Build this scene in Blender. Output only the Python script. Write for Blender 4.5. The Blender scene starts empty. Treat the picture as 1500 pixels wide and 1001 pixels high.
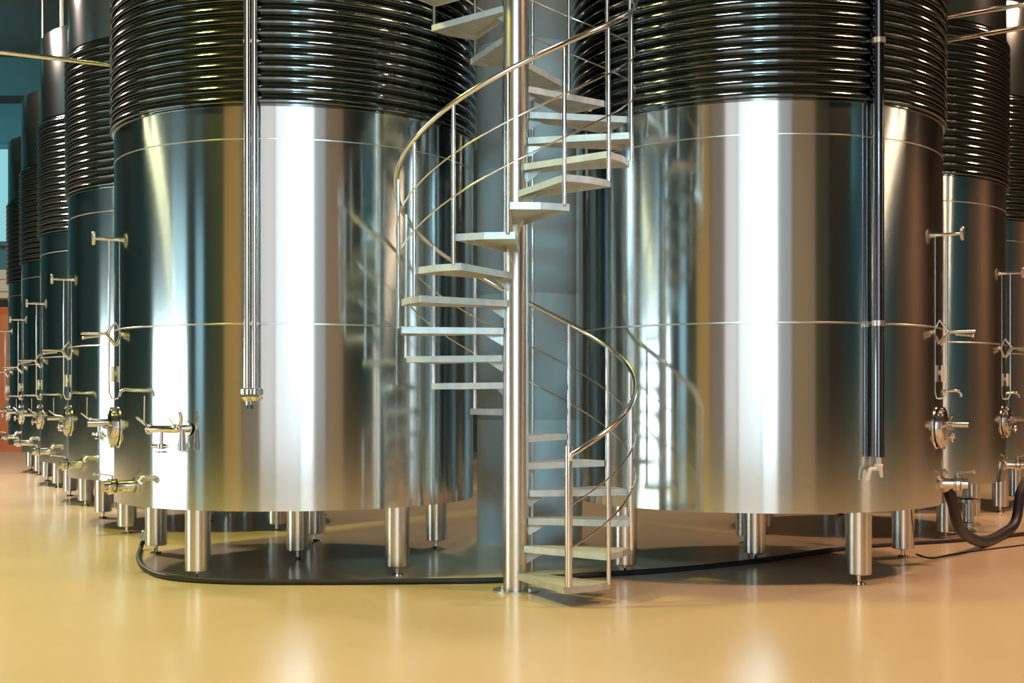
import bpy, math, random
from mathutils import Vector, Matrix
random.seed(7)
C = bpy.context.scene.collection
PI = math.pi
F, Y0, HC = 1845.0, 587.0, 1.38          # focal length (px), horizon row, eye height


def at(x, y, d):
    """world point seen at pixel (x, y) at distance d in front of the camera"""
    return Vector(((x - 750) / F * d, d, HC - (y - Y0) / F * d))


def on_floor(x, y, z=0.0):
    d = (HC - z) * F / (y - Y0)
    return Vector(((x - 750) / F * d, d, z))


# ------------------------------------------------------------------ materials
def mat(name, base, rough=.5, metal=0.0, **kw):
    m = bpy.data.materials.new(name)
    m.use_nodes = True
    b = m.node_tree.nodes['Principled BSDF']
    b.inputs['Base Color'].default_value = (*base, 1)
    b.inputs['Roughness'].default_value = rough
    b.inputs['Metallic'].default_value = metal
    for k, v in kw.items():
        b.inputs[k.replace('_', ' ')].default_value = v
    return m


def noise_on(m, sx, sy, sz, scale, col_a, col_b, bump=0.0, dist=.02, detail=4, lo=.3, hi=.7, rough=None, coords='Object'):
    nt = m.node_tree
    b = nt.nodes['Principled BSDF']
    tc = nt.nodes.new('ShaderNodeTexCoord')
    mp = nt.nodes.new('ShaderNodeMapping')
    mp.inputs['Scale'].default_value = (sx, sy, sz)
    nz = nt.nodes.new('ShaderNodeTexNoise')
    nz.inputs['Scale'].default_value = scale
    nz.inputs['Detail'].default_value = detail
    nt.links.new(tc.outputs[coords], mp.inputs['Vector'])
    nt.links.new(mp.outputs['Vector'], nz.inputs['Vector'])
    if col_a:
        cr = nt.nodes.new('ShaderNodeValToRGB')
        cr.color_ramp.elements[0].position = lo
        cr.color_ramp.elements[1].position = hi
        cr.color_ramp.elements[0].color = (*col_a, 1)
        cr.color_ramp.elements[1].color = (*col_b, 1)
        nt.links.new(nz.outputs['Fac'], cr.inputs['Fac'])
        nt.links.new(cr.outputs['Color'], b.inputs['Base Color'])
    if rough:
        mr = nt.nodes.new('ShaderNodeMapRange')
        mr.inputs['To Min'].default_value, mr.inputs['To Max'].default_value = rough
        nt.links.new(nz.outputs['Fac'], mr.inputs['Value'])
        nt.links.new(mr.outputs['Result'], b.inputs['Roughness'])
    if bump:
        bp = nt.nodes.new('ShaderNodeBump')
        bp.inputs['Strength'].default_value = bump
        bp.inputs['Distance'].default_value = dist
        nt.links.new(nz.outputs['Fac'], bp.inputs['Height'])
        nt.links.new(bp.outputs['Normal'], b.inputs['Normal'])
    return m


def brushed(name, base, rough, aniso, wav=0.0):
    """stainless sheet brushed around the vessel"""
    m = mat(name, base, rough, 1.0)
    nt = m.node_tree
    b = nt.nodes['Principled BSDF']
    b.inputs['Anisotropic'].default_value = aniso
    b.inputs['Anisotropic Rotation'].default_value = 0.25
    t = nt.nodes.new('ShaderNodeTangent')
    t.direction_type = 'RADIAL'
    t.axis = 'Z'
    nt.links.new(t.outputs['Tangent'], b.inputs['Tangent'])
    if wav:
        noise_on(m, 1, 1, .06, 2.6, None, None, bump=wav, dist=.02, detail=2)
    return m


def emit(name, col, s):
    m = bpy.data.materials.new(name)
    m.use_nodes = True
    nt = m.node_tree
    nt.nodes.clear()
    e = nt.nodes.new('ShaderNodeEmission')
    e.inputs['Color'].default_value = (*col, 1)
    e.inputs['Strength'].default_value = s
    o = nt.nodes.new('ShaderNodeOutputMaterial')
    nt.links.new(e.outputs[0], o.inputs[0])
    return m


M = {}
M['tank'] = brushed('tank_steel', (.61, .67, .68), .14, .75, .03)
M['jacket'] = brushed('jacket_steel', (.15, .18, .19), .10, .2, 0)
M['leg'] = brushed('leg_steel', (.64, .64, .63), .20, .6, 0)
M['polish'] = mat('polished_steel', (.72, .72, .71), .14, 1.0)
M['bottom'] = mat('bottom_blackened', (.02, .022, .024), .7)  # unseen underside blackened to cut bounce and deepen the shade below
M['pipe'] = mat('dark_pipe_steel', (.16, .175, .20), .10, 1.0)
M['satin'] = mat('satin_steel', (.62, .62, .61), .32, 1.0)
M['pole'] = brushed('pole_steel', (.70, .70, .69), .27, .5, 0)
M['tread'] = noise_on(mat('galvanised_tread', (.55, .56, .55), .45, .35), 1, 1, 1, 14, (.44, .46, .46), (.55, .57, .57), .05, .004)
M['dark'] = mat('dark_rubber', (.012, .013, .016), .38)
M['hose'] = mat('black_hose', (.010, .011, .018), .5)
M['floor'] = noise_on(mat('epoxy_floor', (.60, .485, .32), .25, Coat_Weight=.2, Coat_Roughness=.12), 1, 1, 1, .55,
                      (.585, .475, .315), (.615, .50, .335), 0, detail=6, rough=(.22, .30))
M['concrete'] = noise_on(mat('column_concrete', (.34, .40, .41), .75), 1, 1, .6, 3.2, (.32, .375, .385), (.40, .455, .465), .15, .01, detail=8)
M['ceiling'] = mat('ceiling_paint', (.055, .075, .075), .8)
M['wall'] = noise_on(mat('wall_render', (.06, .12, .13), .85), 1, 1, 1, .8, (.05, .11, .12), (.07, .13, .14))
M['wallwarmlit'] = noise_on(mat('wall_warm_lit', (.22, .14, .10), .8), 1, 1, 1, .8, (.20, .125, .085), (.24, .155, .11))  # warm light put into the colour of the right-hand wall parts
M['wood'] = noise_on(mat('wood_cladding', (.55, .33, .19), .55), 1, 1, .08, 5, (.42, .28, .18), (.52, .35, .23))
M['darkwall'] = mat('dark_cladding', (.03, .055, .062), .6)
M['greywall'] = mat('grey_cladding', (.30, .29, .28), .6)
M['frame'] = mat('window_frame', (.06, .065, .07), .5, .4)
M['reddoor'] = noise_on(mat('red_door', (.55, .12, .035), .5), 1, 1, .2, 2, (.50, .10, .03), (.60, .15, .045))
M['plate'] = mat('white_plate', (.75, .75, .74), .4)
M['green'] = mat('green_tip', (.02, .16, .09), .4)
M['duct'] = mat('duct_paint', (.55, .36, .24), .5)


# ------------------------------------------------------------------ mesh tools
class MB:
    def __init__(self):
        self.v, self.f = [], []

    def add(self, vs, fs):
        o = len(self.v)
        self.v += [tuple(p) for p in vs]
        self.f += [tuple(i + o for i in f) for f in fs]
        return self

    def box(self, lo, hi):
        x0, y0, z0 = lo
        x1, y1, z1 = hi
        vs = [(x0, y0, z0), (x1, y0, z0), (x1, y1, z0), (x0, y1, z0), (x0, y0, z1), (x1, y0, z1), (x1, y1, z1), (x0, y1, z1)]
        return self.add(vs, [(3, 2, 1, 0), (4, 5, 6, 7), (0, 1, 5, 4), (1, 2, 6, 5), (2, 3, 7, 6), (3, 0, 4, 7)])

    def lathe(self, prof, n=48, mtx=None, closed=False):
        """prof: list of (r, z) turned round Z"""
        vs, fs = [], []
        k = len(prof)
        for i in range(n):
            a = 2 * PI * i / n
            for r, z in prof:
                p = Vector((r * math.cos(a), r * math.sin(a), z))
                vs.append(mtx @ p if mtx else p)
        for i in range(n):
            j = (i + 1) % n
            for q in range(k - 1 if not closed else k):
                w = (q + 1) % k
                fs.append((i * k + q, j * k + q, j * k + w, i * k + w))
        o = len(vs)
        return self.add(vs, fs)

    def cyl(self, p0, p1, r0, r1=None, n=20, bevel=0.0):
        p0, p1 = Vector(p0), Vector(p1)
        r1 = r0 if r1 is None else r1
        d = p1 - p0
        L = d.length
        mtx = Matrix.Translation(p0) @ d.to_track_quat('Z', 'Y').to_matrix().to_4x4()
        b = min(bevel, L * .4)
        prof = [(0.0001, 0), (r0 - b, 0), (r0, b), (r1, L - b), (r1 - b, L), (0.0001, L)] if b else [(0.0001, 0), (r0, 0), (r1, L), (0.0001, L)]
        return self.lathe(prof, n, mtx)

    def sphere(self, c, r, n=16, sz=1.0):
        prof = [(max(.0001, r * math.sin(PI * i / 10)), -r * sz * math.cos(PI * i / 10)) for i in range(11)]
        return self.lathe(prof, n, Matrix.Translation(Vector(c)))

    def tube(self, pts, r, n=12, caps=True):
        pts = [Vector(p) for p in pts]
        vs, fs = [], []
        t0 = (pts[1] - pts[0]).normalized()
        up = Vector((0, 0, 1)) if abs(t0.z) < .9 else Vector((1, 0, 0))
        u = t0.cross(up).normalized()
        for i, p in enumerate(pts):
            if i == 0:
                t = t0
            elif i == len(pts) - 1:
                t = (pts[i] - pts[i - 1]).normalized()
            else:
                t = (pts[i + 1] - pts[i - 1]).normalized()
            u = (u - t * u.dot(t)).normalized()
            w = t.cross(u)
            for k in range(n):
                a = 2 * PI * k / n
                vs.append(p + (u * math.cos(a) + w * math.sin(a)) * r)
        for i in range(len(pts) - 1):
            for k in range(n):
                l = (k + 1) % n
                fs.append((i * n + k, i * n + l, (i + 1) * n + l, (i + 1) * n + k))
        if caps:
            fs.append(tuple(range(n - 1, -1, -1)))
            fs.append(tuple((len(pts) - 1) * n + k for k in range(n)))
        return self.add(vs, fs)

    def torus(self, c, R, r, axis=(0, 0, 1), n=32, k=10, sx=1.0):
        mtx = Matrix.Translation(Vector(c)) @ Vector(axis).to_track_quat('Z', 'Y').to_matrix().to_4x4() @ Matrix.Diagonal((sx, 1, 1, 1))
        prof = [(R + r * math.cos(2 * PI * i / k), r * math.sin(2 * PI * i / k)) for i in range(k)]
        return self.lathe(prof, n, mtx, closed=True)

    def build(self, name, material, parent=None, smooth=35):
        me = bpy.data.meshes.new(name)
        me.from_pydata(self.v, [], self.f)
        me.validate()
        if smooth:
            for p in me.polygons:
                p.use_smooth = True
            me.set_sharp_from_angle(angle=math.radians(smooth))
        me.materials.append(material)
        o = bpy.data.objects.new(name, me)
        C.objects.link(o)
        if parent:
            o.parent = parent
        return o


def catmull(pts, seg=10):
    pts = [Vector(p) for p in pts]
    P = [pts[0] * 2 - pts[1]] + pts + [pts[-1] * 2 - pts[-2]]
    out = []
    for i in range(1, len(P) - 2):
        a, b, c, d = P[i - 1:i + 3]
        for k in range(seg):
            t = k / seg
            out.append(.5 * ((2 * b) + (c - a) * t + (2 * a - 5 * b + 4 * c - d) * t * t + (3 * b - a - 3 * c + d) * t ** 3))
    out.append(pts[-1])
    return out


def empty(name, loc=(0, 0, 0), rz=0.0, parent=None):
    o = bpy.data.objects.new(name, None)
    o.location = loc
    o.rotation_euler = (0, 0, rz)
    o.empty_display_size = .2
    C.objects.link(o)
    if parent:
        o.parent = parent
    return o


def tag(o, label, cat, group=None):
    o['label'] = label
    o['category'] = cat
    if group:
        o['group'] = group
    return o


def struct(o):
    o['kind'] = 'structure'
    return o


def copy_tree(o, parent=None):
    c = o.copy()
    C.objects.link(c)
    if parent:
        c.parent = parent
    for ch in list(o.children):
        copy_tree(ch, c)
    return c


# ------------------------------------------------------------------ the setting
X0, X1, YB, YF, ZC = -42.0, 42.0, 34.0, -26.0, 10.4
struct(MB().box((X0, YF, -.2), (X1, YB, 0)).build('floor', M['floor'], smooth=0))
struct(MB().box((X0, YF, ZC), (X1, YB, ZC + .3)).build('ceiling', M['ceiling'], smooth=0))
struct(MB().box((X0, YB, 0), (5, YB + .3, ZC)).build('wall_back', M['wall'], smooth=0))
struct(MB().box((5, YB, 0), (X1, YB + .3, ZC)).build('wall_back', M['wallwarmlit'], smooth=0))
struct(MB().box((X0 - .3, YF, 0), (X0, YB, ZC)).build('wall_left', M['wall'], smooth=0))
struct(MB().box((X1, YF, 0), (X1 + .3, 4, ZC)).build('wall_right', M['wall'], smooth=0))
struct(MB().box((X1, 4, 0), (X1 + .3, YB, ZC)).build('wall_right', M['wallwarmlit'], smooth=0))
struct(MB().box((X0, YF - .3, 0), (X1, YF, ZC)).build('wall_front', M['wall'], smooth=0))


def window(name, lo, hi, axis, material, mull=(), sills=()):
    """lit glazing lying in a wall plane; axis 0: plane of constant x, 1: plane of constant y"""
    t = .06
    lo, hi = list(lo), list(hi)
    f = MB()
    o = 1 - axis
    a0, a1, z0, z1 = lo[o], hi[o], lo[2], hi[2]

    def bar(u0, u1, w0, w1):
        l, h = [0, 0, w0], [0, 0, w1]
        l[o], h[o] = u0, u1
        l[axis], h[axis] = min(lo[axis], hi[axis]) - .04, max(lo[axis], hi[axis]) + .04
        f.box(l, h)
    bar(a0 - t, a0 + t, z0, z1)
    bar(a1 - t, a1 + t, z0, z1)
    bar(a0, a1, z0 - t, z0 + t)
    bar(a0, a1, z1 - t, z1 + t)
    for m_ in mull:
        bar(m_ - t, m_ + t, z0, z1)
    for s_ in sills:
        bar(a0, a1, s_ - t, s_ + t)
    fr = struct(f.build(name, M['frame'], smooth=0))
    MB().box(lo, hi).build('pane', material, fr, smooth=0)
    return fr


# glazing of the hall, each a lit window
W = {
    'hall_left': emit('daylight_left', (.55, .90, 1.0), 1.0),
    'hall_dim': emit('daylight_dim', (.50, .85, 1.0), .9),
    'door_right': emit('lit_door_right', (1.0, .70, .48), 1.6),
    'door_left': emit('daylight_door', (.80, .97, 1.0), 9.0),
    'gallery': emit('gallery_light', (1.0, .90, .85), 1.05),
    'gallery_mid': emit('gallery_mid', (1.0, .96, .95), 1.5),
    'gallery_hot': emit('gallery_lamp', (.97, 1.0, 1.0), 2.4),
    'gallery_dim': emit('gallery_dim', (1.0, .93, .88), .48),
    'gallery_brown': emit('gallery_brown', (1.0, .74, .55), .26),
    'back': emit('daylight_back', (.35, .80, .88), .8),
}
window('window_1', (X0 + .05, -12.0, .3), (X0 + .1, -3.0, 9.6), 0, W['hall_left'], mull=(-9, -6))
window('window_9', (X1 - .1, -18.0, .1), (X1 - .05, -12.5, 5.0), 0, W['door_right'], mull=(-15.2,))
window('window_2', (X0 + .05, -24.5, .3), (X0 + .1, -18.5, 9.6), 0, W['hall_dim'], mull=(-20.2,))
window('window_3', (X0 + .12, -12.0, .1), (X0 + .18, 9.0, 3.3), 0, W['door_left'], mull=(-7, -2, 4))

# visitor gallery behind the camera
GY = -1.8
struct(MB().box((-13.5, GY - .3, 0), (-10.2, GY, 9)).build('wall_gallery', M['darkwall'], smooth=0))
struct(MB().box((-10.2, GY - .3, 0), (-7.2, GY, 9)).build('wall_gallery', M['wood'], smooth=0))
struct(MB().box((4.4, GY - .3, 0), (7.4, GY, 9)).build('wall_gallery', M['greywall'], smooth=0))
struct(MB().box((7.4, GY - .3, 0), (9.6, GY, 9)).build('wall_gallery', M['darkwall'], smooth=0))
for n_, (xa, xb, w_) in enumerate(((-7.1, -4.6, 'gallery_brown'), (-4.6, -2.6, 'gallery'), (-2.6, .6, 'gallery_mid'), (.6, 2.5, 'gallery_hot'), (2.5, 4.3, 'gallery_dim'))):
    window('window_%d' % (n_ + 4), (xa, GY - .1, .2), (xb, GY - .05, 9), 1, W[w_])

# far end of the left aisle: window, red door, beam, duct
window('window_10', (-13.9, YB - .12, 5.6), (-13.0, YB - .06, 8.2), 1, W['back'], mull=(-13.4,))
struct(MB().box((-16.5, YB - .1, 0), (-12.75, YB - .02, 3.9)).build('door_1', M['reddoor'], smooth=0))
struct(MB().box((-22, YB - .9, 9.4), (22, YB - .05, ZC)).build('trim_1', M['ceiling'], smooth=0))

# ------------------------------------------------------------------ tanks
R = 1.526
ZB, ZS, ZS2, ZR = .548, 1.955, 3.343, 3.594
NR, PITCH = 18, .0846
ZJ = ZR + NR * PITCH + .03
ZT = 6.28


def make_tank(legs, side):
    """side: -1 the fittings' lever points left of the manway, 1 right"""
    root = empty('wine_tank')
    # lower shell: skirt edge, thin lip under the jacket, conical bottom inside
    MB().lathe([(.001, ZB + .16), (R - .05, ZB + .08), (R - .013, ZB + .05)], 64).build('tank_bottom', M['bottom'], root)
    prof = [(R - .012, ZB + .06), (R - .012, ZB), (R, ZB), (R, ZB + .01), (R, 1.2), (R, ZS), (R, 2.6), (R, ZR)]
    MB().lathe(prof, 128).build('shell', M['tank'], root)
    for z, w, h in ((ZS, .010, .003), (ZS2, .008, .002)):
        MB().lathe([(R - .004, z - w), (R + h, z - w * .4), (R + h, z + w * .4), (R - .004, z + w)], 128).build('weld_seam', M['satin'], root)
    # cooling jacket: half-round ribs
    pr = [(R, ZR - .004), (R + .014, ZR - .004), (R + .014, ZR + .012)]
    for k in range(NR):
        z = ZR + .012 + k * PITCH
        for u, h in ((.0, .0), (.015, .028), (.03, .032), (.10, .0338), (.24, .0335), (.38, .032), (.48, .028), (.60, .021), (.74, .012), (.86, .005), (.96, .0)):
            pr.append((R + .003 + h, z + PITCH * u))
    pr += [(R + .006, ZJ), (R, ZJ)]
    MB().lathe(pr, 128).build('ribbed_jacket', M['jacket'], root, smooth=60)
    MB().lathe([(R, ZJ), (R, ZJ + .4), (R, ZT), (R - .02, ZT + .03)], 128).build('upper_shell', M['tank'], root)
    lid = MB().lathe([(R - .02, ZT + .03), (R * .8, ZT + .1), (R * .4, ZT + .19), (.25, ZT + .21), (.001, ZT + .21)], 64).build('tank_lid', M['satin'], root)
    MB().tube([(0, -.9, ZT + .05), (0, -.9, ZT + .9), (0, -.9, ZC - .02)], .035).build('vent_pipe', M['satin'], lid)
    # legs
    for a in legs + [None]:
        if a is None:
            lx, ly = 0, 0
        else:
            t = math.radians(-90 + a)
            lx, ly = 1.41 * math.cos(t), 1.41 * math.sin(t)
        lg = MB().lathe([(.001, .075), (.09, .075), (.097, .082), (.097, .3), (.097, ZB + .06), (.001, ZB + .06)], 32, Matrix.Translation((lx, ly, 0))).build('leg', M['leg'], root)
        MB().lathe([(.001, .09), (.017, .09), (.017, .02), (.045, .014), (.05, 0), (.001, 0)], 20, Matrix.Translation((lx, ly, 0))).build('levelling_foot', M['polish'], lg)
    # --- fittings on the aisle side (local -Y)
    # oval manway with a clamp arm and hand wheel
    mz = 1.16
    neck = MB()
    mt = Matrix.Translation((0, -R + .05, mz)) @ Matrix.Rotation(PI / 2, 4, 'X') @ Matrix.Diagonal((.8, 1.0, 1, 1))
    neck.lathe([(.10, 0), (.14, 0), (.14, .058), (.168, .064), (.168, .086), (.12, .086), (.115, .05), (.10, 0)], 40, mt)
    man = neck.build('manway', M['polish'], root)
    mt2 = Matrix.Translation((0, -R - .036, mz)) @ Matrix.Rotation(PI / 2, 4, 'X') @ Matrix.Diagonal((.8, 1.0, 1, 1))
    MB().lathe([(.001, 0), (.15, 0), (.153, .008), (.10, .022), (.001, .034)], 40, mt2).build('manway_lid', M['polish'], man)
    yy = -R - .12
    MB().cyl((0, yy + .07, mz + .03), (0, yy - .10, mz + .03), .024).cyl((-.10, yy + .04, mz), (.10, yy + .04, mz), .014).build('clamp_bar', M['polish'], man)
    MB().torus((0, yy + .02, mz - .07), .035, .008, (0, 1, 0), n=20).cyl((-.035, yy + .02, mz - .07), (.035, yy + .02, mz - .07), .006).cyl((0, yy + .05, mz - .07), (0, yy - .0, mz - .07), .012).build('hand_wheel', M['polish'], man)
    # dial thermometer
    z = 2.70
    th = MB().cyl((0, -R + .02, z), (0, -R - .16, z), .013).build('thermometer', M['polish'], root)
    MB().cyl((0, -R - .16, z), (0, -R - .185, z), .055, bevel=.006, n=28).build('dial', M['satin'], th)
    # sample cock with a tripod root at the middle seam
    sc_ = MB()
    sc_.cyl((0, -R - .05, ZS - .03), (0, -R - .27, ZS - .03), .013)
    for dx, dz in ((0, .10), (-.07, -.10), (.07, -.10)):
        sc_.cyl((dx, -R + .005, ZS - .03 + dz), (0, -R - .07, ZS - .03), .006, .014, n=12)
    s1 = sc_.build('sample_cock', M['polish'], root)
    MB().cyl((0, -R - .12, ZS - .05), (0, -R - .25, ZS - .065), .009).sphere((0, -R - .25, ZS - .066), .014).build('cock_lever', M['polish'], s1)
    # data plate
    MB().box((-.045, -R - .028, 1.53), (.045, -R - .018, 1.66)).cyl((0, -R - .02, 1.6), (0, -R + .01, 1.6), .02).build('data_plate', M['plate'], root, smooth=0)
    # sight-glass tube on two elbows
    MB().tube([(.0, -R - .05, 2.69), (.0, -R - .05, 1.45), (.0, -R - .03, 1.40), (.0, -R + .03, 1.39)], .009).build('level_gauge', M['polish'], root)
    # ------- tap group, 35 degrees round towards the camera
    s = -side
    t = math.radians(-90 + s * 42)
    n = Vector((math.cos(t), math.sin(t), 0))
    w = Vector((-math.sin(t), math.cos(t), 0)) * (-s)     # tangent, back towards the manway
    o = n * R
    up = Vector((0, 0, 1))
    zt = 1.165
    tp = MB()
    q0 = o + up * zt
    tp.cyl(q0 - n * .02, q0 + n * .10, .028)
    tp.cyl(q0 + n * .02, q0 + n * .03, .06, bevel=.004)
    e0 = q0 + n * .10 - w * .02
    e1 = q0 + n * .13 + w * .25
    tp.tube(catmull([q0 + n * .09, q0 + n * .12 + w * .02, q0 + n * .13 + w * .12, e1], 6), .028)
    tp.cyl(e1, e1 + w * .012, .042, bevel=.003)
    tap = tp.build('tap_arm', M['polish'], root)
    v0 = q0 + n * .13 + w * .14
    vb = MB().cyl(v0, v0 - up * .11, .016).cyl(v0 - up * .11, v0 - up * .15, .032, bevel=.004).cyl(v0 - up * .165, v0 - up * .18, .045, bevel=.004)
    vb.cyl(v0 - up * .13 - w * .06, v0 - up * .13 + w * .08, .015).build('hanging_valve', M['polish'], tap)
    MB().cyl(e1 + up * .01, e1 + w * .12 + up * .085, .009).sphere(e1 + up * .01, .03).cyl(e1 + w * .05 + up * .03, e1 + w * .03 + n * .02 + up * .25, .005).build('tap_lever', M['polish'], tap)
    MB().tube(catmull([q0 + n * .09 + up * .02, q0 + n * .11 - w * .03 + up * .08, q0 + n * .12 - w * .02 + up * .13], 5), .014).cyl(q0 + n * .1 - w * .03, q0 + n * .1 - w * .03 - up * .16, .02, .035).build('cross_handle', M['satin'], tap)
    # small bent spout above it
    k0 = o + w * .03 + up * 1.46
    kk = math.radians(-90 + s * 22)
    nn = Vector((math.cos(kk), math.sin(kk), 0))
    k0 = nn * R + up * 1.46
    MB().tube(catmull([k0 - nn * .02, k0 + nn * .05, k0 + nn * .13 + up * .005, k0 + nn * .17 - up * .015, k0 + nn * .18 - up * .05], 5), .013).build('spout', M['polish'], root)
    # bottom outlet with butterfly valve
    oz = .70
    oa = math.radians(-90 + s * 13)
    on_ = Vector((math.cos(oa), math.sin(oa), 0))
    ow = Vector((-math.sin(oa), math.cos(oa), 0))
    p = on_ * R + up * oz
    ob = MB().cyl(p - on_ * .02, p + on_ * .08, .044).cyl(p + on_ * .08, p + on_ * .092, .064, bevel=.004).cyl(p + on_ * .096, p + on_ * .132, .060, bevel=.006).cyl(p + on_ * .136, p + on_ * .148, .064, bevel=.004).cyl(p + on_ * .148, p + on_ * .19, .042)
    out = ob.build('outlet_valve', M['polish'], root)
    MB().cyl(p + on_ * .114, p + on_ * .114 + up * .09, .010).cyl(p + on_ * .114 + up * .086, p + on_ * .23 + up * .10 - ow * .05 * s, .007).sphere(p + on_ * .235 + up * .101 - ow * .052 * s, .015).build('valve_lever', M['polish'], out)
    # drain cock near the skirt
    da = math.radians(-90 + s * 27)
    dn = Vector((math.cos(da), math.sin(da), 0))
    dp = dn * R + up * .78
    MB().cyl(dp - dn * .01, dp + dn * .06, .022).cyl(dp + dn * .06, dp + dn * .09 - up * .03, .03, .024).build('drain_cock', M['satin'], root)
    return root


LV, RV = Vector((-1.588, 3.419, 0)), Vector((1.712, 3.042, 0))
T1, T2 = Vector((-1.864, 10.96, 0)), Vector((2.077, 10.78, 0))
rzL = math.atan2(-.42, -.907) + PI / 2
rzR = math.atan2(-.49, .871) + PI / 2
tankL = make_tank([42.4, 108, 190, -41.8, -112], -1)
tankR = make_tank([-38.6, 42.9, -117.6, 165, 112], -1)
labL = ['large stainless steel wine tank left of the spiral staircase, a twin pipe down its front',
        'second steel wine tank of the left row, partly hidden by the big left tank',
        'steel wine tank third in the left row, back from the big left tank',
        'steel wine tank fourth in the left row, seen as a narrow strip',
        'farthest narrow steel wine tank of the left row, beside the red door']
labR = ['large stainless steel wine tank right of the spiral staircase, one dark pipe down its front',
        'steel wine tank second in the right row, fed by the looping black hose',
        'steel wine tank third in the right row, cut by the right edge']
tanks = []
for i, l in enumerate(labL):
    t = tankL if i == 0 else copy_tree(tankL)
    t.location = T1 + LV * i
    t.rotation_euler.z = rzL
    tag(t, l, 'tank', 'steel tanks of the left row')
    tanks.append(t)
for i, l in enumerate(labR):
    t = tankR if i == 0 else copy_tree(tankR)
    t.location = T2 + RV * i
    t.rotation_euler.z = rzR
    tag(t, l, 'tank', 'steel tanks of the right row')
    tanks.append(t)


def loc(root, p):
    m = Matrix.Translation(root.location) @ Matrix.Rotation(root.rotation_euler.z, 4, 'Z')
    return m.inverted() @ Vector(p)


# twin pipe down the front of the big left tank
def front_pipe(root, pts, r, name, material, n=20):
    return MB().tube([loc(root, p) for p in pts], r, n).build(name, material, root)


d = 9.375
for px, yb, rr in ((362.0, 571, .027), (372.8, 571, .023)):
    a, b = at(px, yb, d), at(px, yb, d)
    b.z = 6.1
    pp = front_pipe(tankL, [a, b], rr, 'fill_pipe', M['polish'])
    e = at(px, 573, d)
    fb = MB().cyl(loc(tankL, e + Vector((0, 0, .02))), loc(tankL, e - Vector((0, 0, .03))), rr + .02, bevel=.006)
    fb.cyl(loc(tankL, e - Vector((0, 0, .04))), loc(tankL, e - Vector((0, 0, .075))), rr + .024, rr + .004, bevel=.006)
    fb.build('pipe_union', M['polish'], pp)
    if px < 365:
        MB().cyl(loc(tankL, e - Vector((0, 0, .07))), loc(tankL, e - Vector((0, 0, .105))), .008).build('drip_nipple', M['polish'], pp)
        MB().cyl(loc(tankL, e - Vector((0, 0, .105))), loc(tankL, e - Vector((0, 0, .135))), .011).build('drip_tip', M['green'], pp)
cb = MB()
for yy in (474, 60):
    c = at(367.5, yy, d)
    cb.cyl(loc(tankL, c + Vector((-.055, 0, 0))), loc(tankL, c + Vector((.055, 0, 0))), .016)
    cb.cyl(loc(tankL, c), loc(tankL, c + Vector((0, .12, 0))), .01)
cb.build('pipe_clamp', M['satin'], tankL)

# single pipe on the big right tank
d = 9.315
a = at(1287, 670, d)
b = a.copy()
b.z = 6.1
pp = front_pipe(tankR, [a, b], .041, 'fill_pipe', M['pipe'], 28)
V = Vector
fb = MB().cyl(loc(tankR, a + V((0, 0, .01))), loc(tankR, a - V((0, 0, .05))), .02).cyl(loc(tankR, a - V((0, 0, .05))), loc(tankR, a - V((0, 0, .075))), .032, bevel=.005)
fb.tube([loc(tankR, q) for q in catmull([a + V((.02, 0, -.07)), a + V((-.02, -.01, -.085)), a + V((-.06, -.01, -.09)), a + V((-.075, -.01, -.13)), a + V((-.085, -.01, -.17))], 5)], .016)
fb.cyl(loc(tankR, a + V((.012, 0, -.075))), loc(tankR, a + V((.022, 0, -.15))), .016, .011)
fb.build('spray_fitting', M['plate'], pp)
cb = MB()
for yy in (474, 60):
    c = at(1287, yy, d)
    cb.lathe([(.042, -.02), (.05, -.02), (.05, .02), (.042, .02)], 24, Matrix.Translation(loc(tankR, c)))
    cb.cyl(loc(tankR, c + V((0, .045, 0))), loc(tankR, c + V((-.03, .14, 0))), .01)
cb.build('pipe_clamp', M['satin'], tankR)

# ------------------------------------------------------------------ spiral staircase
SX, SY = .028, 9.126
stair = tag(empty('spiral_staircase', (SX, SY, 0)), 'steel spiral staircase winding round a central pole between the two big tanks', 'staircase')
TH0, DTH, RISE, Z1 = 22.0, 360 / 14, .196, .14
NT = 30


def pol(th, r, z):
    a = math.radians(th)
    return Vector((r * math.sin(a), -r * math.cos(a), z))


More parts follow.
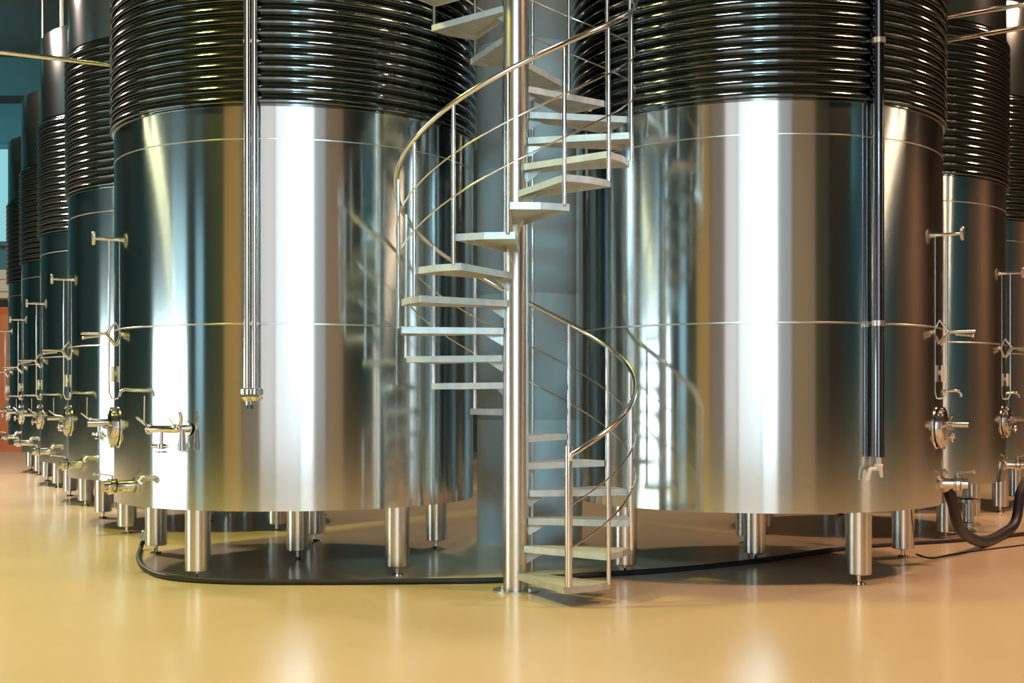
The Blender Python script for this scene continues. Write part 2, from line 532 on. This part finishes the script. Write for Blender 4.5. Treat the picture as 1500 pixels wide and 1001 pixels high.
MB().lathe([(.001, 0), (.094, 0), (.094, 3), (.094, 8.2), (.001, 8.2)], 48).build('centre_pole', M['pole'], stair)
bp = MB().lathe([(.094, 0), (.17, 0), (.17, .012), (.1, .012)], 40)
for k in range(4):
    bp.cyl(pol(45 + 90 * k, .14, .01), pol(45 + 90 * k, .14, .03), .013, n=6)
bp.build('base_plate', M['satin'], stair)
for k in range(NT):
    z = Z1 + RISE * k
    a0, a1 = TH0 + DTH * k + .5, TH0 + DTH * k + 29
    am = (a0 + a1) / 2
    tz = .046
    # tray-shaped tread with folded edges
    mid = pol(am, 1, 0)
    lat = pol(am + 90, 1, 0)
    out_ = [mid * .088 - lat * .05, pol(a0, .83, 0), pol(am, .835, 0), pol(a1, .83, 0), mid * .088 + lat * .05]
    cen = sum(out_, Vector()) / len(out_)
    n = len(out_)
    ins = []
    for i in range(n):
        p0, p1, p2 = out_[i - 1], out_[i], out_[(i + 1) % n]
        e1, e2 = (p1 - p0).normalized(), (p2 - p1).normalized()
        n1, n2 = Vector((-e1.y, e1.x, 0)), Vector((-e2.y, e2.x, 0))
        b = (n1 + n2).normalized()
        b = b / max(.35, b.dot(n1))
        ins.append(p1 + b * .007)
    U = Vector((0, 0, 1))
    vs = [p + U * z for p in out_] + [p + U * (z - tz) for p in out_] + [p + U * (z - tz) for p in ins] + [p + U * (z - .006) for p in ins]
    fs = [tuple(range(n)), tuple(3 * n + i for i in range(n - 1, -1, -1))]
    for i in range(n):
        j = (i + 1) % n
        fs += [(n + i, n + j, j, i), (2 * n + i, 2 * n + j, n + j, n + i), (3 * n + i, 3 * n + j, 2 * n + j, 2 * n + i)]
    td = MB().add(vs, fs).build('tread', M['tread'], stair, smooth=0)
    g0, g1, g2 = mid * .09 + U * (z - tz), mid * .24 + U * (z - tz + .004), mid * .09 + U * (z - .13)
    gl = lat * .005
    if k:
        MB().add([g0 - gl, g1 - gl, g2 - gl, g0 + gl, g1 + gl, g2 + gl], [(0, 1, 2), (5, 4, 3), (0, 3, 4, 1), (1, 4, 5, 2), (2, 5, 3, 0)]).build('gusset', M['tread'], td, smooth=0)

RZ = RISE / DTH
RA = 1.0


def rail_z(th):
    return RA + RZ * (th - TH0)


RP = .85
MB().cyl(pol(24.5, .84, Z1), pol(24.5, .84, rail_z(24.5) + .06), .026, bevel=.003).build('newel_post', M['polish'], stair)
for k in range(1, NT):
    th = TH0 + DTH * k
    top = rail_z(th)
    MB().cyl(pol(th, RP, Z1 + RISE * (k - 1) - .01), pol(th, RP, top), .0145, n=12).build('baluster', M['polish'], stair)
for off, r, nm, rad in ((0, .018, 'handrail', .865), (-.335, .006, 'guard_rail', .862), (-.62, .006, 'guard_rail', .862)):
    pts = [pol(th, rad, rail_z(th) + off) for th in [TH0 + 3 + i * 4 for i in range(int(DTH * (NT - 1) / 4))]]
    if nm == 'handrail':
        pts = [pol(TH0 + 2.5, .84, rail_z(TH0) - .04)] + pts
    MB().tube(pts, r, 14 if off == 0 else 8).build(nm, M['polish'], stair)

# ------------------------------------------------------------------ concrete column, conduits
col = MB().lathe([(.001, 0), (.515, 0), (.515, 1.19), (.512, 1.195), (.515, 1.2), (.515, 2.39), (.512, 2.395), (.515, 2.4), (.515, 3.59), (.512, 3.595), (.515, 3.6), (.515, 4.79), (.512, 4.795), (.515, 4.8), (.515, ZC), (.001, ZC)], 64).build('concrete_column', M['concrete'])
col.location = (.174, 12.35, 0)
tag(col, 'round grey concrete column behind the spiral staircase', 'column')
for px, dd, lab in ((780, 10.2, 'thin steel conduit just right of the staircase pole'), (738, 10.3, 'thin steel conduit just left of the staircase pole')):
    q = at(px, Y0, dd)
    o = MB().cyl((0, 0, 0), (0, 0, ZC), .012, n=12).build('conduit_pipe', M['satin'])
    o.location = (q.x, q.y, 0)
    tag(o, lab, 'pipe', 'conduits behind the stair pole')

# ------------------------------------------------------------------ overhead pipes
def pipe(name, p, q, r, label, group=None, m='polish'):
    o = MB().cyl(Vector((0, 0, 0)), q - p, r, n=14).build(name, M[m])
    o.location = p
    return tag(o, label, 'pipe', group)


def at_z(x, y, z):
    dd = (z - HC) * F / (Y0 - y)
    return Vector(((x - 750) / F * dd, dd, z))


a, b = at_z(163, 95, 4.6), at_z(-60, 69, 4.6)
pipe('overhead_pipe', a, b, .022, 'thin overhead pipe reaching left from behind the big left tank')
a, b = at_z(1376, 61, 4.6), at_z(1560, 30, 4.6)
pipe('overhead_pipe', a, b, .022, 'lower of two overhead pipes right of the big right tank', 'paired overhead pipes')
a, b = at_z(1376, 27, 4.8), at_z(1560, -3, 4.8)
pipe('overhead_pipe', a, b, .022, 'upper of two overhead pipes right of the big right tank', 'paired overhead pipes')

# duct at the far end of the left aisle
o = MB().box((0, 0, 0), (4.2, .6, .75)).box((0, -.05, .18), (4.25, 0, .24)).box((0, -.05, .5), (4.25, 0, .56)).build('vent_duct', M['duct'], smooth=0)
o.location = (-17.0, 33.385, 4.1)
tag(o, 'pinkish box duct above the red door at far left', 'duct')

# ------------------------------------------------------------------ hoses
pts = [on_floor(x, y, .022) for x, y in ((206, 803), (203, 818), (214, 834), (248, 846), (330, 852), (450, 853), (600, 852), (735, 850), (860, 843), (985, 835), (1110, 822), (1240, 803), (1330, 796), (1420, 790), (1560, 776))]
pts = [pts[0] + Vector((.02, .02, .06))] + pts
h = empty('floor_hose', pts[1])
MB().tube([p - pts[1] for p in catmull(pts, 8)], .022, 10).build('hose', M['hose'], h)
MB().cyl(pts[0] - pts[1], pts[0] - pts[1] + V((.01, .02, .09)), .034, bevel=.005).build('hose_coupling', M['satin'], h)
tag(h, 'long thin black hose lying along the floor in front of both big tanks', 'hose')
hp = [(3.668, 10.81, .69), (3.735, 10.825, .64), (3.80, 10.86, .50), (3.96, 11.12, .24), (4.41, 11.8, .055), (4.92, 12.6, .055), (5.17, 12.93, .14), (5.26, 13.02, .436), (5.39, 13.12, .58), (5.50, 13.26, .66)]
hp = [Vector(p) for p in hp]
h = empty('transfer_hose', (4.41, 11.8, 0))
MB().tube([p - h.location for p in catmull(hp, 8)], .05, 16).build('hose', M['hose'], h)
for p, q in ((hp[0], hp[1]), (hp[-1], hp[-2])):
    dd_ = (q - p).normalized()
    MB().cyl(p - h.location - dd_ * .03, p - h.location + dd_ * .1, .058, bevel=.006).build('hose_coupling', M['satin'], h)
tag(h, 'thick black hose looping between the first and second tanks of the right row', 'hose')
pts = [on_floor(x, y, .008) for x, y in ((1342, 812), (1365, 818), (1392, 813), (1440, 806), (1530, 795))]
o = MB().tube([p - pts[0] for p in catmull(pts, 6)], .007, 8).build('floor_cable', M['hose'])
o.location = pts[0]
tag(o, 'thin dark cable on the floor at right, in front of the looping hose', 'cable')
# loose steel pipe stub hanging by the right tank
p = on_floor(1419, 770)
o = MB().lathe([(.06, 0), (.12, .0), (.12, .03), (.06, .04), (.055, .25), (.12, .26), (.12, .29), (.06, .30)], 24).build('pipe_stub', M['satin'])
o.location = p
tag(o, 'short flanged steel pipe stub standing under the second right tank', 'pipe')

# ------------------------------------------------------------------ lamps and added fills
def strip(p, q, w, material, label):
    p, q = Vector(p), Vector(q)
    root = empty('strip_lamp', (p + q) / 2)
    mid = (p + q) / 2
    dirn = (q - p).normalized()
    lat = Vector((-dirn.y, dirn.x, 0))
    U = Vector((0, 0, 1))
    hs = MB().tube([p - mid + U * (w + .05), q - mid + U * (w + .05)], w * .5, 8)
    hs.build('housing', M['frame'], root)
    MB().tube([p - mid, q - mid], w * .5, 10).build('lamp_tube', material, root)
    for s in (.1, .5, .9):
        x = p.lerp(q, s) - mid
        MB().cyl(x + U * w, x + U * (ZC - p.z), .01, n=6).build('hanger', M['frame'], root)
    return tag(root, label, 'lamp')


ly = emit('tube_yellow', (1.0, .95, .55), 9)
lo_ = emit('tube_orange', (1.0, .70, .46), 14)
strip((-9.3, 10.8, 5), (-35.3, 0, 5), .11, ly, 'long yellow strip lamp over the left aisle, nearer to the back')
strip((-9.4, 9.8, 5), (-34.7, -1.9, 5), .11, ly, 'long yellow strip lamp over the left aisle, nearer to the front')
strip((9.2, 8.7, 5), (38.1, -11.2, 5), .11, lo_, 'long orange strip lamp over the right aisle, nearer to the front')
strip((9.3, 9.6, 5), (34.0, -6.0, 5), .11, lo_, 'long orange strip lamp over the right aisle, nearer to the back')


def area(name, p, tgt, sx, sy, power, col):
    l = bpy.data.lights.new(name, 'AREA')
    l.shape = 'RECTANGLE'
    l.size, l.size_y = sx, sy
    l.energy = power
    l.color = col
    o = bpy.data.objects.new(name, l)
    C.objects.link(o)
    o.location = p
    o.rotation_euler = (Vector(tgt) - Vector(p)).to_track_quat('-Z', 'Y').to_euler()
    return o


area('ceiling_lamp_centre', (0, 7.2, 9.8), (0, 7.4, 0), 1.2, .8, 210, (1.0, .94, .86))
area('ceiling_lamp_left', (-6.5, 7.5, 9.6), (-6, 8.0, 0), .9, .9, 1060, (1.0, .90, .16))
area('ceiling_lamp_right', (6.5, 7.0, 9.6), (5.5, 7.5, 0), .9, .9, 780, (1.0, .49, .26))
area('aisle_lamp_left', (-12, 19, 9.6), (-10.5, 19, 0), 1.2, 1.2, 2100, (1.0, .82, .70))
area('aisle_lamp_right', (11, 15, 9.6), (10, 15, 0), 1.0, 1.0, 1000, (1.0, .62, .40))
area('wall_fill_right', (34, 17, 9.4), (42, 17, 3), 1, 3, 800, (1.0, .62, .42))  # added fill, warms the right wall for brown reflections in the tanks
area('back_lamp', (.3, 17.5, 9.6), (.3, 17, 0), 1, 1.5, 480, (1.0, .72, .50))
area('teal_fill_right', (30, -16, 9.4), (42, -8, 4), 3, 1, 1500, (.15, .75, .85))  # added fill, teal ambient for the tank reflections
area('teal_fill_left', (-24, 16, 9.4), (-42, 18, 4), 3, 1, 650, (.20, .75, .75))  # teal fill added on the left wall, no fixture behind it
area('far_fill_left', (-15, 27, 9.3), (-14.5, 34, 6), 1, .6, 420, (.10, .72, .85))  # unseen fill added to brighten the far wall in teal
sp = bpy.data.lights.new('cool_fill_spot', 'SPOT')  # cool fill added to light the column and stair
sp.energy, sp.color, sp.spot_size, sp.spot_blend, sp.shadow_soft_size = 3600, (.40, .84, 1.0), math.radians(26), .5, .5
so = bpy.data.objects.new('cool_fill_spot', sp)
C.objects.link(so)
so.location = (.15, GY + .35, 5.2)
so.rotation_euler = (Vector((.18, 12, 2.0)) - so.location).to_track_quat('-Z', 'Y').to_euler()

# ------------------------------------------------------------------ camera, world, view
w = bpy.data.worlds.new('hall_air')
bpy.context.scene.world = w
w.use_nodes = True
w.node_tree.nodes['Background'].inputs[0].default_value = (0, 0, 0, 1)
cam = bpy.data.cameras.new('camera')
cam.sensor_width = 36
cam.lens = 36 * F / 1500
cam.shift_y = (Y0 - 500.5) / 1500
cam.clip_end = 300
co = bpy.data.objects.new('camera', cam)
C.objects.link(co)
co.location = (0, 0, HC)
co.rotation_euler = (PI / 2, 0, 0)
sc = bpy.context.scene
sc.camera = co
sc.view_settings.view_transform = 'Standard'
sc.view_settings.look = 'None'
sc.view_settings.gamma = 1
sc.view_settings.exposure = 0.0
